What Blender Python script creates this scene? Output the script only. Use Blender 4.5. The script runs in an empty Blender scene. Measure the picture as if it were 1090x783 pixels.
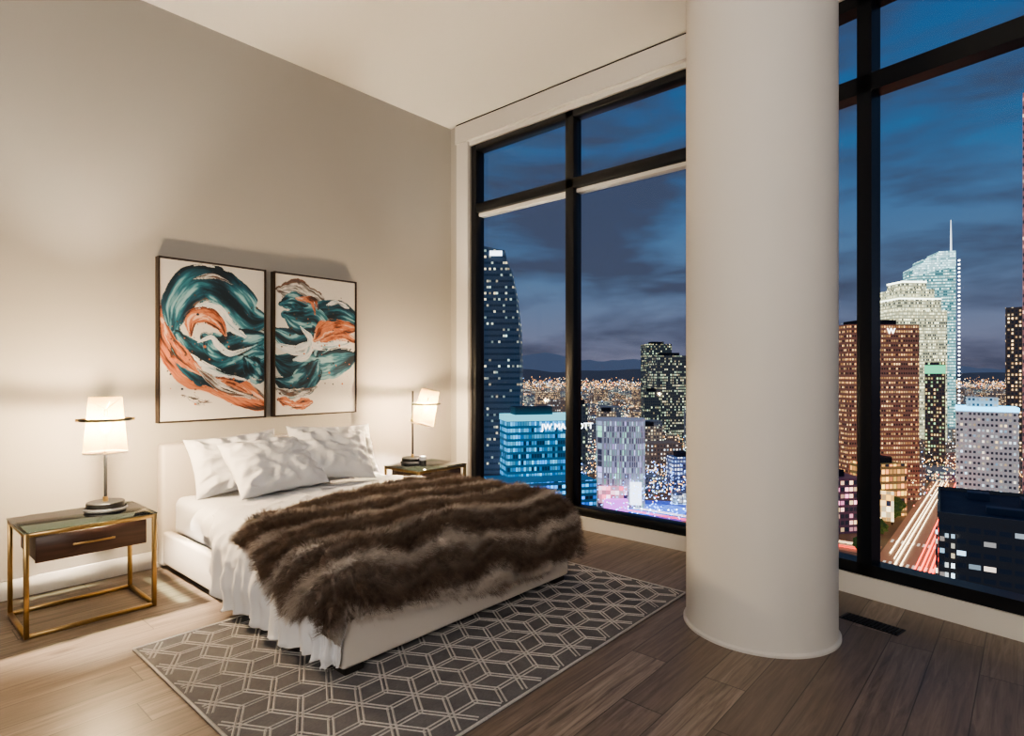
import bpy, bmesh, math, random
import numpy as np
from mathutils import Vector, Matrix, noise
random.seed(7)
scene = bpy.context.scene
COL = scene.collection
try:
    scene.view_settings.view_transform = 'AgX'
    scene.view_settings.look = 'AgX - Medium High Contrast'
except Exception: pass

# ------------------------------------------------------------------ helpers
def lin(c):
    return tuple(((x/255)/12.92 if x/255 <= .04045 else ((x/255+.055)/1.055)**2.4) for x in c)

def newmat(name):
    m = bpy.data.materials.new(name); m.use_nodes = True
    nt = m.node_tree
    return m, nt, nt.nodes['Principled BSDF']

def simple(name, col, rough=.5, metal=0, emit=None, es=0, bump=0, bscale=50, var=0):
    m, nt, b = newmat(name)
    b.inputs['Base Color'].default_value = (*col, 1)
    b.inputs['Roughness'].default_value = rough
    b.inputs['Metallic'].default_value = metal
    if emit:
        b.inputs['Emission Color'].default_value = (*emit, 1)
        b.inputs['Emission Strength'].default_value = es
    tc = nt.nodes.new('ShaderNodeTexCoord')
    nz = nt.nodes.new('ShaderNodeTexNoise'); nz.inputs['Scale'].default_value = bscale
    nz.inputs['Detail'].default_value = 4
    nt.links.new(tc.outputs['Object'], nz.inputs['Vector'])
    if bump:
        bp = nt.nodes.new('ShaderNodeBump'); bp.inputs['Strength'].default_value = bump
        bp.inputs['Distance'].default_value = .01
        nt.links.new(nz.outputs['Fac'], bp.inputs['Height'])
        nt.links.new(bp.outputs['Normal'], b.inputs['Normal'])
    if var:
        mx = nt.nodes.new('ShaderNodeMix'); mx.data_type = 'RGBA'
        mx.inputs[6].default_value = (*[c*(1-var) for c in col], 1)
        mx.inputs[7].default_value = (*[min(1, c*(1+var)) for c in col], 1)
        nt.links.new(nz.outputs['Fac'], mx.inputs[0])
        nt.links.new(mx.outputs[2], b.inputs['Base Color'])
    return m

def mth(nt, op, a, b=None, c=None):
    n = nt.nodes.new('ShaderNodeMath'); n.operation = op
    for i, v in enumerate((a, b, c)):
        if v is None: continue
        if isinstance(v, (int, float)): n.inputs[i].default_value = v
        else: nt.links.new(v, n.inputs[i])
    return n.outputs[0]

def mixc(nt, f, a, b, mode='MIX'):
    n = nt.nodes.new('ShaderNodeMix'); n.data_type = 'RGBA'; n.blend_type = mode
    for i, v in ((0, f), (6, a), (7, b)):
        if isinstance(v, (int, float)): n.inputs[i].default_value = v
        elif isinstance(v, tuple): n.inputs[i].default_value = (*v[:3], 1)
        else: nt.links.new(v, n.inputs[i])
    return n.outputs[2]

def link(o, parent=None):
    COL.objects.link(o)
    if parent: o.parent = parent
    return o

def empty(name, loc=(0, 0, 0)):
    e = bpy.data.objects.new(name, None); e.empty_display_size = .1
    e.location = loc
    COL.objects.link(e); return e

def mesh_obj(name, verts, faces, mat, parent=None, smooth=False):
    me = bpy.data.meshes.new(name); me.from_pydata([tuple(v) for v in verts], [], faces)
    me.materials.append(mat); me.update()
    if smooth:
        me.polygons.foreach_set('use_smooth', [True]*len(me.polygons))
    return link(bpy.data.objects.new(name, me), parent)

def box(name, x0, x1, y0, y1, z0, z1, mat, parent=None, bevel=0, seg=3, smooth=True):
    c = Vector(((x0+x1)/2, (y0+y1)/2, (z0+z1)/2))
    bm = bmesh.new(); bmesh.ops.create_cube(bm, size=1)
    for v in bm.verts:
        v.co = Vector((v.co.x*(x1-x0), v.co.y*(y1-y0), v.co.z*(z1-z0)))
    if bevel:
        bmesh.ops.bevel(bm, geom=bm.edges[:], offset=bevel, segments=seg, affect='EDGES', profile=.5)
    me = bpy.data.meshes.new(name); bm.to_mesh(me); bm.free()
    me.materials.append(mat)
    o = bpy.data.objects.new(name, me); o.location = c
    if bevel and smooth: me.polygons.foreach_set('use_smooth', [True]*len(me.polygons))
    return link(o, parent)

def lathe(name, prof, mat, parent=None, seg=48, loc=(0, 0, 0), caps=True):
    vs, fs = [], []
    n = len(prof)
    for i in range(seg):
        a = 2*math.pi*i/seg
        for r, z in prof: vs.append((r*math.cos(a), r*math.sin(a), z))
    for i in range(seg):
        j = (i+1) % seg
        for k in range(n-1):
            fs.append((i*n+k, j*n+k, j*n+k+1, i*n+k+1))
    if caps:
        fs.append(tuple(i*n for i in reversed(range(seg))))
        fs.append(tuple(i*n+n-1 for i in range(seg)))
    o = mesh_obj(name, vs, fs, mat, parent, True)
    o.location = loc
    try:
        md = o.modifiers.new('es', 'EDGE_SPLIT'); md.split_angle = math.radians(35)
    except Exception: pass
    return o

def tube(name, pts, r, mat, parent=None, cyclic=False, res=6):
    cu = bpy.data.curves.new(name, 'CURVE'); cu.dimensions = '3D'
    cu.bevel_depth = r; cu.bevel_resolution = res; cu.use_fill_caps = True
    s = cu.splines.new('POLY'); s.points.add(len(pts)-1)
    for p, q in zip(s.points, pts): p.co = (*q, 1)
    s.use_cyclic_u = cyclic
    cu.materials.append(mat)
    tmp = bpy.data.objects.new(name+'_c', cu); COL.objects.link(tmp)
    dg = bpy.context.evaluated_depsgraph_get()
    me = bpy.data.meshes.new_from_object(tmp.evaluated_get(dg))
    bpy.data.objects.remove(tmp)
    me.name = name
    if not me.materials: me.materials.append(mat)
    me.polygons.foreach_set('use_smooth', [True]*len(me.polygons))
    return link(bpy.data.objects.new(name, me), parent)

def prism(name, poly, z0, z1, mat, parent=None):
    n = len(poly)
    vs = [(x, y, z0) for x, y in poly]+[(x, y, z1) for x, y in poly]
    fs = [tuple(reversed(range(n))), tuple(range(n, 2*n))]+[(i, (i+1) % n, n+(i+1) % n, n+i) for i in range(n)]
    return mesh_obj(name, vs, fs, mat, parent)

def fixn(o):
    bm = bmesh.new(); bm.from_mesh(o.data); bmesh.ops.recalc_face_normals(bm, faces=bm.faces[:]); bm.to_mesh(o.data); bm.free()

# ------------------------------------------------------------------ materials
wall_m = simple('wall_paint', (.455, .435, .40), .85, bump=.06, bscale=120, var=.02)
ceil_m = simple('ceiling_paint', (.76, .735, .69), .9, bump=.04, bscale=120)
trim_m = simple('trim_paint', (.74, .72, .68), .5, bump=.02)
col_m = simple('column_paint', (.66, .64, .61), .7, bump=.03, bscale=90)
black_m = simple('black_aluminium', (.012, .014, .018), .35, .3, bump=.02)
brass_m = simple('aged_brass', (.48, .33, .15), .3, 1, bump=.05, bscale=30, var=.15)
linen_m = simple('upholstery_linen', (.66, .61, .56), .95, bump=.35, bscale=420, var=.05)
sheet_m = simple('white_cotton', (.80, .80, .82), .9, bump=.1, bscale=300)
pillow_m = simple('pillow_cotton', (.80, .80, .81), .9, bump=.1, bscale=300)
dark_m = simple('dark_plinth', (.02, .018, .016), .6, bump=.02)
iron_m = simple('blackened_iron', (.02, .019, .018), .4, .6, bump=.05)
base_m = simple('lamp_base_stone', (.05, .05, .052), .35, bump=.05, bscale=40, var=.5)
frame_m = simple('picture_frame_wood', (.035, .024, .018), .45, bump=.1)

def glass_mat(name, tint=(.9, .95, 1), gl=.05):
    m, nt, b = newmat(name); nt.nodes.remove(b)
    out = nt.nodes['Material Output']
    t = nt.nodes.new('ShaderNodeBsdfTransparent'); t.inputs[0].default_value = (*tint, 1)
    g = nt.nodes.new('ShaderNodeBsdfGlossy'); g.inputs['Roughness'].default_value = .02
    f = nt.nodes.new('ShaderNodeFresnel'); f.inputs[0].default_value = 1.35
    k = mth(nt, 'MULTIPLY', f.outputs[0], gl)
    mx = nt.nodes.new('ShaderNodeMixShader')
    nt.links.new(k, mx.inputs[0]); nt.links.new(t.outputs[0], mx.inputs[1]); nt.links.new(g.outputs[0], mx.inputs[2])
    nt.links.new(mx.outputs[0], out.inputs[0])
    return m
pane_m = glass_mat('window_glass', (.95, .97, 1), .22)
top_m = glass_mat('tabletop_glass', (.80, .92, .88), 1.8)

# wood floor
def floor_mat():
    m, nt, b = newmat('oak_planks')
    tc = nt.nodes.new('ShaderNodeTexCoord'); sp = nt.nodes.new('ShaderNodeSeparateXYZ')
    nt.links.new(tc.outputs['Object'], sp.inputs[0])
    row = mth(nt, 'FLOOR', mth(nt, 'DIVIDE', sp.outputs[0], .19))
    wn = nt.nodes.new('ShaderNodeTexWhiteNoise'); wn.noise_dimensions = '1D'; nt.links.new(row, wn.inputs['W'])
    yy = mth(nt, 'DIVIDE', mth(nt, 'ADD', sp.outputs[1], mth(nt, 'MULTIPLY', wn.outputs[0], 2.1)), 2.1)
    cell = mth(nt, 'FLOOR', yy)
    cb = nt.nodes.new('ShaderNodeCombineXYZ'); nt.links.new(row, cb.inputs[0]); nt.links.new(cell, cb.inputs[1])
    w2 = nt.nodes.new('ShaderNodeTexWhiteNoise'); w2.noise_dimensions = '3D'; nt.links.new(cb.outputs[0], w2.inputs[0])
    fx = mth(nt, 'FRACT', mth(nt, 'DIVIDE', sp.outputs[0], .19)); fy = mth(nt, 'FRACT', yy)
    e1 = mth(nt, 'LESS_THAN', mth(nt, 'MINIMUM', fx, mth(nt, 'SUBTRACT', 1, fx)), .012)
    e2 = mth(nt, 'LESS_THAN', mth(nt, 'MINIMUM', fy, mth(nt, 'SUBTRACT', 1, fy)), .0012)
    gap = mth(nt, 'MAXIMUM', e1, e2)
    mp = nt.nodes.new('ShaderNodeMapping'); mp.inputs['Scale'].default_value = (24, 1.3, 1)
    av = nt.nodes.new('ShaderNodeVectorMath'); av.operation = 'ADD'
    nt.links.new(tc.outputs['Object'], mp.inputs[0]); nt.links.new(mp.outputs[0], av.inputs[0])
    sc = nt.nodes.new('ShaderNodeVectorMath'); sc.operation = 'SCALE'; sc.inputs[3].default_value = 30
    nt.links.new(w2.outputs['Color'], sc.inputs[0]); nt.links.new(sc.outputs[0], av.inputs[1])
    nz = nt.nodes.new('ShaderNodeTexNoise'); nz.inputs['Scale'].default_value = 1.5; nz.inputs['Detail'].default_value = 8
    nz.inputs['Distortion'].default_value = 1.1; nz.inputs['Roughness'].default_value = .68
    nt.links.new(av.outputs[0], nz.inputs['Vector'])
    g = nt.nodes.new('ShaderNodeMapRange'); g.inputs[1].default_value = .32; g.inputs[2].default_value = .68; nt.links.new(nz.outputs[0], g.inputs[0])
    c1 = mixc(nt, g.outputs[0], lin((88, 76, 68)), lin((166, 150, 136)))
    c2 = mixc(nt, mth(nt, 'MULTIPLY', w2.outputs[0], .75), c1, lin((94, 80, 71)))
    # knots
    vo = nt.nodes.new('ShaderNodeTexVoronoi'); vo.inputs['Scale'].default_value = 1.0
    mk = nt.nodes.new('ShaderNodeMapping'); mk.inputs['Scale'].default_value = (3.0, 1.3, 1); nt.links.new(tc.outputs['Object'], mk.inputs[0]); nt.links.new(mk.outputs[0], vo.inputs[0])
    kn = nt.nodes.new('ShaderNodeMapRange'); kn.inputs[1].default_value = .035; kn.inputs[2].default_value = .10; kn.inputs[3].default_value = .65; kn.inputs[4].default_value = 0
    nt.links.new(vo.outputs['Distance'], kn.inputs[0])
    c2 = mixc(nt, kn.outputs[0], c2, lin((58, 44, 36)))
    c3 = mixc(nt, mth(nt, 'MULTIPLY', gap, .75), c2, (.03, .022, .018))
    nt.links.new(c3, b.inputs['Base Color'])
    nt.links.new(mth(nt, 'ADD', mth(nt, 'MULTIPLY', nz.outputs['Fac'], .2), .27), b.inputs['Roughness'])
    bp = nt.nodes.new('ShaderNodeBump'); bp.inputs['Strength'].default_value = .3; bp.inputs['Distance'].default_value = .003
    nt.links.new(mth(nt, 'SUBTRACT', nz.outputs['Fac'], gap), bp.inputs['Height']); nt.links.new(bp.outputs[0], b.inputs['Normal'])
    return m
floor_m = floor_mat()

def darkwood():
    m, nt, b = newmat('walnut_drawer')
    tc = nt.nodes.new('ShaderNodeTexCoord')
    mp = nt.nodes.new('ShaderNodeMapping'); mp.inputs['Scale'].default_value = (30, 2, 30)
    nz = nt.nodes.new('ShaderNodeTexNoise'); nz.inputs['Scale'].default_value = 2; nz.inputs['Detail'].default_value = 6
    nt.links.new(tc.outputs['Object'], mp.inputs[0]); nt.links.new(mp.outputs[0], nz.inputs[0])
    nt.links.new(mixc(nt, nz.outputs['Fac'], (.03, .016, .011), (.12, .06, .04)), b.inputs['Base Color'])
    b.inputs['Roughness'].default_value = .4
    return m
walnut_m = darkwood()

# ------------------------------------------------------------------ room shell
H = 4.05
D = Vector((.979, -.2026)).normalized()        # direction of the angled facade
NRM = Vector((-D.y, D.x))                       # outward normal
B0 = Vector((3.22, 0))
def R(s, n=0): p = B0+D*s+NRM*n; return (p.x, p.y)
SE = (8.2-3.22)/D.x
poly = [(-.15, -7.6), (8.2, -7.6), R(SE, .0), R(SE, .2), R(0, .2), (-.15, .2)]
o = prism('floor', poly, -.2, 0, floor_m); fixn(o)
o = prism('ceiling', poly, H, H+.2, ceil_m); fixn(o)
box('wall_left', -.15, 0, -7.6, .2, 0, H, wall_m)
box('wall_back', 0, 8.05, -7.6, -7.45, 0, H, wall_m)
box('wall_right', 8.05, 8.2, -7.6, R(SE)[1], 0, H, wall_m)
fw = empty('wall_front')
box('jamb', 0, .285, 0, .2, 0, H, wall_m, fw)
box('header', .285, B0.x, 0, .2, 3.80, H, trim_m, fw)
box('curb', .285, B0.x, 0, .2, 0, .115, trim_m, fw)
o = prism('curb_angled', [R(0, 0), R(SE, 0), R(SE, .2), R(0, .2)], 0, .13, trim_m, fw); fixn(o)
o = prism('header_angled', [R(0, 0), R(SE, 0), R(SE, .2), R(0, .2)], 3.80, H, trim_m, fw); fixn(o)
box('baseboard_left', 0, .016, -7.45, -.0, 0, .12, trim_m, bevel=.004)
box('trim_1', .115, .285, -.03, 0, 0, H, trim_m)           # shade side channel
box('trim_2', .115, B0.x-.01, -.05, 0, 3.84, H-.02, trim_m)      # shade pocket fascia
box('gap_shade_strip', .115, B0.x-.01, -.035, 0, H-.02, H, black_m)      # black strip put in for the shade of the gap over fascia

def beam(name, p, q, n0, n1, z0, z1, mat, parent):
    o = prism(name, [R(p, n0), R(q, n0), R(q, n1), R(p, n1)], z0, z1, mat, parent); fixn(o); return o

w1 = empty('window_1')
y0, y1 = .02, .15
for i, (a, b) in enumerate([(.285, .355), (1.52, 1.61), (2.74, 2.83), (3.14, 3.22)]):
    box('mullion_%d' % (i+1), a, b, y0, y1, .115, 3.80, black_m, w1, .004, 1)
box('sill_rail', .355, 3.14, y0, y1, .115, .19, black_m, w1, .004, 1)
box('head_rail', .355, 3.14, y0, y1, 3.74, 3.80, black_m, w1, .004, 1)
box('transom', .355, 3.14, y0, y1, 3.09, 3.18, black_m, w1, .004, 1)
box('transom_lit_edge', .355, 3.14, y0+.05, y1, 3.055, 3.088, trim_m, w1)  # lit edge of the transom painted as a white strip
box('glass', .32, 3.18, .11, .118, .16, 3.75, pane_m, w1)
w2 = empty('window_2')
for i, s in enumerate([.0, .70, 1.92, 3.14, 4.36]):
    beam('mullion_%d' % (i+1), s, s+.085, .02, .15, .13, 3.80, black_m, w2)
beam('sill_rail', .085, SE, .02, .15, .13, .205, black_m, w2)
beam('head_rail', .085, SE, .02, .15, 3.72, 3.80, black_m, w2)
beam('transom', .085, SE, .02, .15, 3.16, 3.27, black_m, w2)
beam('glass', .04, SE, .11, .118, .16, 3.75, pane_m, w2)

lathe('column', [(.405, 0), (.405, .012), (.392, .02), (.39, .03), (.39, H)], col_m, seg=128, loc=(3.60, -.99, 0))
v = empty('floor_vent', (4.07, -.57, 0)); v.rotation_euler = (0, 0, math.atan2(D.y, D.x))
box('vent_frame', -.15, .15, -.055, .055, 0, .004, black_m, v)
for i in range(14):
    box('slat_%d' % i, -.135+i*.0205, -.125+i*.0205, -.045, .045, .004, .008, dark_m, v)

# ------------------------------------------------------------------ rug
rug = empty('area_rug')
def rugmat():
    m, nt, b = newmat('rug_wool')
    tc = nt.nodes.new('ShaderNodeTexCoord')
    n1 = nt.nodes.new('ShaderNodeTexNoise'); n1.inputs['Scale'].default_value = 9; n1.inputs['Detail'].default_value = 8
    n2 = nt.nodes.new('ShaderNodeTexNoise'); n2.inputs['Scale'].default_value = 200
    mp = nt.nodes.new('ShaderNodeMapping'); mp.inputs['Scale'].default_value = (1, .25, 1)
    nt.links.new(tc.outputs['Object'], mp.inputs[0]); nt.links.new(mp.outputs[0], n2.inputs[0])
    nt.links.new(tc.outputs['Object'], n1.inputs[0])
    c = mixc(nt, n1.outputs[0], lin((78, 78, 84)), lin((136, 133, 134)))
    c = mixc(nt, mth(nt, 'MULTIPLY', n2.outputs[0], .8), c, lin((68, 68, 74)))
    nt.links.new(c, b.inputs['Base Color']); b.inputs['Roughness'].default_value = .95
    bp = nt.nodes.new('ShaderNodeBump'); bp.inputs['Strength'].default_value = .5; bp.inputs['Distance'].default_value = .004
    nt.links.new(n2.outputs[0], bp.inputs['Height']); nt.links.new(bp.outputs[0], b.inputs['Normal'])
    return m
RX0, RX1, RY0, RY1 = 1.34, 3.10, -3.41, -.83
box('rug_base', RX0, RX1, RY0, RY1, 0.0, .009, rugmat(), rug, .003, 2)
rl = simple('rug_silver_line', lin((178, 175, 173)), .6, bump=.4, bscale=120, var=.4)
S = .135
segs = set(); s3 = math.sqrt(3)
def key(p): return (round(p[0], 4), round(p[1], 4))
for i in range(-2, 16):
    for j in range(-2, 16):
        cx = RX0 + (i+.5*(j % 2))*S*s3; cy = RY0 + j*1.5*S
        vv = [(cx+S*math.cos(math.radians(60*k+30)), cy+S*math.sin(math.radians(60*k+30))) for k in range(6)]
        for k in range(6):
            segs.add(tuple(sorted((key(vv[k]), key(vv[(k+1) % 6])))))
        for k in (0, 2, 4): segs.add(tuple(sorted((key((cx, cy)), key(vv[k])))))
vs, fs = [], []
def clip(p, q):
    t0, t1 = 0, 1; dx, dy = q[0]-p[0], q[1]-p[1]
    for pp, qq in ((-dx, p[0]-RX0-.03), (dx, RX1-.03-p[0]), (-dy, p[1]-RY0-.03), (dy, RY1-.03-p[1])):
        if abs(pp) < 1e-9:
            if qq < 0: return None
        else:
            t = qq/pp
            if pp < 0: t0 = max(t0, t)
            else: t1 = min(t1, t)
    if t0 >= t1: return None
    return (p[0]+t0*dx, p[1]+t0*dy), (p[0]+t1*dx, p[1]+t1*dy)
for p, q in segs:
    c = clip(p, q)
    if not c: continue
    p, q = Vector(c[0]), Vector(c[1]); d = (q-p)
    if d.length < .01: continue
    d.normalize(); nn = Vector((-d.y, d.x))
    for off in (-.010, .010):
        w = .0050; b0 = len(vs)
        e = d*.004
        for pt in (p-e, q+e):
            for k, z in ((-w, .0088), (0, .0122), (w, .0088)):
                u = pt+nn*(off+k); vs.append((u.x, u.y, z))
        fs += [(b0, b0+3, b0+4, b0+1), (b0+1, b0+4, b0+5, b0+2)]
mesh_obj('rug_pattern', vs, fs, rl, rug)
for nm, a in (('a', (RX0, RX0+.012, RY0, RY1)), ('b', (RX1-.012, RX1, RY0, RY1)), ('c', (RX0+.012, RX1-.012, RY0, RY0+.012)), ('d', (RX0+.012, RX1-.012, RY1-.012, RY1))):
    box('rug_binding_'+nm, *a, .003, .0122, rl, rug, .002, 1)

# ------------------------------------------------------------------ bed
bed = empty('bed')
BX0, BX1, BY0, BY1 = .02, 2.41, -2.88, -1.15
ZR = .0135
box('plinth', .15, 2.33, BY0+.08, BY1-.08, ZR, .05, dark_m, bed)
for i, (x, y) in enumerate(((2.34, BY0+.075), (2.34, BY1-.075), (1.4, BY0+.09), (1.4, BY1-.09))):
    box('foot_%d' % i, x-.05, x+.05, y-.05, y+.05, ZR, .06, dark_m, bed, .004)
box('rail_left', BX0+.1, BX1, BY0, BY0+.07, .05, .275, linen_m, bed, .018)
box('rail_right', BX0+.1, BX1, BY1-.07, BY1, .05, .275, linen_m, bed, .018)
box('rail_foot', BX1-.07, BX1, BY0+.005, BY1-.005, .05, .275, linen_m, bed, .018)
box('headboard', BX0, BX0+.115, BY0-.005, BY1+.01, .03, .89, linen_m, bed, .025, 4)
box('slats', .12, 2.35, BY0+.06, BY1-.06, .2, .24, dark_m, bed)

def puffbox(name, x0, x1, y0, y1, z0, z1, mat, bev, amp, parent):
    o = box(name, x0, x1, y0, y1, z0, z1, mat, parent, bev, 5)
    bm = bmesh.new(); bm.from_mesh(o.data)
    bmesh.ops.subdivide_edges(bm, edges=[e for e in bm.edges if e.calc_length() > .1], cuts=24, use_grid_fill=True)
    bm.normal_update()
    for vtx in bm.verts:
        p = vtx.co
        vtx.co += vtx.normal*amp*(noise.noise(p*4.5)+.6*noise.noise(p*11))
    bm.to_mesh(o.data); bm.free()
    o.data.polygons.foreach_set('use_smooth', [True]*len(o.data.polygons))
    return o
puffbox('mattress', .14, 2.33, -2.815, -1.215, .245, .52, sheet_m, .06, .008, bed)

def drape(name, mat, xa_fn, xb, ya, yb, r, ztop, Lf, Ll, Lr, off, amp, fold, nu, nv, seed, ripf=22):
    vs, fs = [], []
    for i in range(nu+1):
        s = i/nu
        for j in range(nv+1):
            t = j/nv
            pa = xa_fn(t); p = pa+(xb+Lf(t)-pa)*s
            q = (ya-Ll(p))+((yb+Lr(p))-(ya-Ll(p)))*t
            ox = max(0, p-xb); oy = q-ya if q < ya else (q-yb if q > yb else 0)
            L = (abs(ox)**5+abs(oy)**5)**.2
            if L > .5: L = .5+.07*math.tanh((L-.5)/.07)
            bx, by = min(p, xb), min(max(q, ya), yb)
            hh = math.hypot(ox, oy)
            dx, dy = (ox/hh, oy/hh) if hh > 1e-6 else (0, 0)
            R_ = r+off
            Lq = math.pi*R_/2
            if L < Lq:
                th = L/R_; h = R_*math.sin(th); d = R_*(1-math.cos(th)); nx = math.sin(th); nz = math.cos(th)
            else:
                h = R_; d = R_+(L-Lq); nx = 1; nz = 0
            per = p if abs(oy) > abs(ox) else q
            if ox > 0 and oy != 0: per = math.atan2(oy, ox)*.35+p*.3
            sm = min(1, max(0, (L-.12)/.28))**1.3
            rip = fold*sm*(math.sin(per*ripf+2.5*noise.noise(Vector((per*3, seed, 0))))+.4*math.sin(per*ripf*2.3+seed)+.9)
            P = Vector((bx+dx*(h+rip), by+dy*(h+rip), ztop+off-d))
            n = Vector((dx*nx, dy*nx, nz))
            q3 = Vector((p*1.0, q*1.0, seed))
            w = noise.noise(q3*3.2)*.9+noise.noise(q3*7)*.5
            rd = 1-abs(noise.noise(Vector((p*5+q*2.5, q*6-p*2, seed+5)))) 
            w += (rd**6-.3)*1.0
            P += n*amp*w
            P.z = max(P.z, .03)
            vs.append(P)
    for i in range(nu):
        for j in range(nv):
            a = i*(nv+1)+j
            fs.append((a, a+nv+1, a+nv+2, a+1))
    o = mesh_obj(name, vs, fs, mat, bed, True)
    return o
def sst(a, b, x):
    t = min(1, max(0, (x-a)/(b-a))); return t*t*(3-2*t)
duv = drape('duvet', sheet_m, lambda t: .93+.05*math.sin(t*5), 2.26, -2.76, -1.27, .16, .545,
            lambda t: .36+.14*(1-sst(0, .22, t)), lambda p: .13+.45*sst(.95, 1.32, p)-.03*math.sin(p*9), lambda p: .30, 0, .018, .026, 120, 170, 3, 38)
md = duv.modifiers.new('thick', 'SOLIDIFY'); md.thickness = .012; md.offset = -1
sh = drape('top_sheet', sheet_m, lambda t: .66+.02*math.sin(t*7), .99, -2.78, -1.25, .10, .528,
           lambda t: 0, lambda p: .20, lambda p: .2, 0, .010, .006, 20, 130, 9, 30)

def furmat():
    m, nt, b = newmat('faux_fur')
    g = nt.nodes.new('ShaderNodeTexCoord')
    sp = nt.nodes.new('ShaderNodeSeparateXYZ'); nt.links.new(g.outputs['Object'], sp.inputs[0])
    nz = nt.nodes.new('ShaderNodeTexNoise'); nz.inputs['Scale'].default_value = 2.2; nz.inputs['Detail'].default_value = 4
    nt.links.new(g.outputs['Object'], nz.inputs[0])
    n2 = nt.nodes.new('ShaderNodeTexNoise'); n2.inputs['Scale'].default_value = 20; n2.inputs['Detail'].default_value = 7
    n2.inputs['Roughness'].default_value = .75
    nt.links.new(g.outputs['Object'], n2.inputs[0])
    n3 = nt.nodes.new('ShaderNodeTexNoise'); n3.inputs['Scale'].default_value = 4.5; n3.inputs['Detail'].default_value = 2
    nt.links.new(g.outputs['Object'], n3.inputs[0])
    u = mth(nt, 'SUBTRACT', sp.outputs[0], mth(nt, 'MULTIPLY', sp.outputs[2], .9))
    u = mth(nt, 'ADD', u, mth(nt, 'MULTIPLY', sp.outputs[1], -.10))
    u = mth(nt, 'ADD', u, mth(nt, 'MULTIPLY', nz.outputs[0], .52))
    u = mth(nt, 'ADD', u, mth(nt, 'MULTIPLY', n2.outputs[0], .18))
    s1 = mth(nt, 'POWER', mth(nt, 'MULTIPLY_ADD', mth(nt, 'SINE', mth(nt, 'MULTIPLY', u, 20)), .5, .5), 6)
    s2 = mth(nt, 'MULTIPLY', mth(nt, 'POWER', mth(nt, 'MULTIPLY_ADD', mth(nt, 'SINE', mth(nt, 'MULTIPLY', u, 40)), .5, .5), 3), .25)
    s = mth(nt, 'MULTIPLY', mth(nt, 'ADD', s1, s2), mth(nt, 'MULTIPLY_ADD', n3.outputs[0], 1.7, -.2))
    s = mth(nt, 'MINIMUM', mth(nt, 'MAXIMUM', s, 0), 1)
    c2_ = nt.nodes.new('ShaderNodeMapRange'); c2_.inputs[1].default_value = .32; c2_.inputs[2].default_value = .68; nt.links.new(n2.outputs[0], c2_.inputs[0])
    brown = mixc(nt, c2_.outputs[0], lin((52, 41, 36)), lin((134, 113, 99)))
    c = mixc(nt, s, brown, lin((226, 217, 208)))
    nt.links.new(c, b.inputs['Base Color']); b.inputs['Roughness'].default_value = .6
    return m
fur_m = furmat()
fur = drape('fur_throw', fur_m, lambda t: 1.42-.32*t+.03*math.sin(t*9), 2.26, -2.76, -1.27, .17, .555,
            lambda t: .43+.05*t-.04*math.sin(t*8), lambda p: .16+.26*sst(1.2, 2.3, p)+.03*math.sin(p*10), lambda p: .20+.30*sst(1.2, 2.1, p), .026, .028, .022, 100, 120, 21, 18)
md = fur.modifiers.new('fur', 'PARTICLE_SYSTEM')
ps = fur.particle_systems[0].settings
ps.type = 'HAIR'; ps.count = 17000; ps.hair_length = .023; ps.hair_step = 3
ps.display_step = 3; ps.render_step = 3
ps.child_type = 'INTERPOLATED'; ps.rendered_child_count = 10; ps.child_percent = 1
ps.clump_factor = .4; ps.roughness_2 = .010; ps.roughness_endpoint = .009; ps.roughness_1 = .004
ps.normal_factor = .014; ps.brownian_factor = .006; ps.object_align_factor = (.006, -.002, -.004)
ps.root_radius = 1; ps.tip_radius = .15; ps.radius_scale = .0010
ps.use_modifier_stack = False

def pillow(name, c, w, h, T, alpha, roll, yaw, seed):
    n = 48; vs, fs = [], []
    def pt(u, v, sgn):
        x = w*u*(1-.08*(1-v*v)); y = h*v*(1-.10*(1-u*u))
        f = max(0, (1-u**4)*(1-v**4))
        th = T*(f**.55)*(1-.25*(u*u+v*v)/2)
        p = Vector((u*2.1, v*1.5, seed+sgn*3))
        ed = (max(abs(u), abs(v)))**3
        wr = .020*noise.noise(p*1.5)+.018*((1-abs(noise.noise(Vector((u*2.2+v*1.5, v*2.2-u, seed)))))**6-.3)
        wr += .010*((1-abs(noise.noise(Vector((u*5-v*2, v*4+u, seed+9)))))**5-.3)
        wr += .016*ed*math.sin(math.atan2(v, u)*13+seed)*(1-ed)*2
        return Vector((x, y, sgn*(th+(wr if f > 0 else 0)*min(1, f*4))))
    idx = {}
    for sgn in (1, -1):
        for i in range(n+1):
            for j in range(n+1):
                u = math.sin((i/n-.5)*math.pi); v_ = math.sin((j/n-.5)*math.pi)
                bd = i in (0, n) or j in (0, n)
                if sgn == -1 and bd: idx[(sgn, i, j)] = idx[(1, i, j)]; continue
                idx[(sgn, i, j)] = len(vs); vs.append(pt(u, v_, sgn))
    for sgn in (1, -1):
        for i in range(n):
            for j in range(n):
                q = (idx[(sgn, i, j)], idx[(sgn, i+1, j)], idx[(sgn, i+1, j+1)], idx[(sgn, i, j+1)])
                fs.append(q if sgn == 1 else tuple(reversed(q)))
    a = math.radians(alpha)
    X = Vector((0, 1, 0)); Y = Vector((-math.cos(a), 0, math.sin(a))); Z = X.cross(Y)
    M = Matrix((X, Y, Z)).transposed().to_4x4()
    M = Matrix.Translation(c) @ Matrix.Rotation(math.radians(yaw), 4, 'Z') @ M @ Matrix.Rotation(math.radians(roll), 4, 'Z')
    return mesh_obj(name, [M @ p for p in vs], fs, pillow_m, bed, True)
pillow('pillow_1', (.33, -2.44, .74), .34, .225, .085, 66, 3, 0, 1)
pillow('pillow_2', (.33, -1.57, .75), .33, .225, .085, 66, -2, 0, 4)
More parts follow.
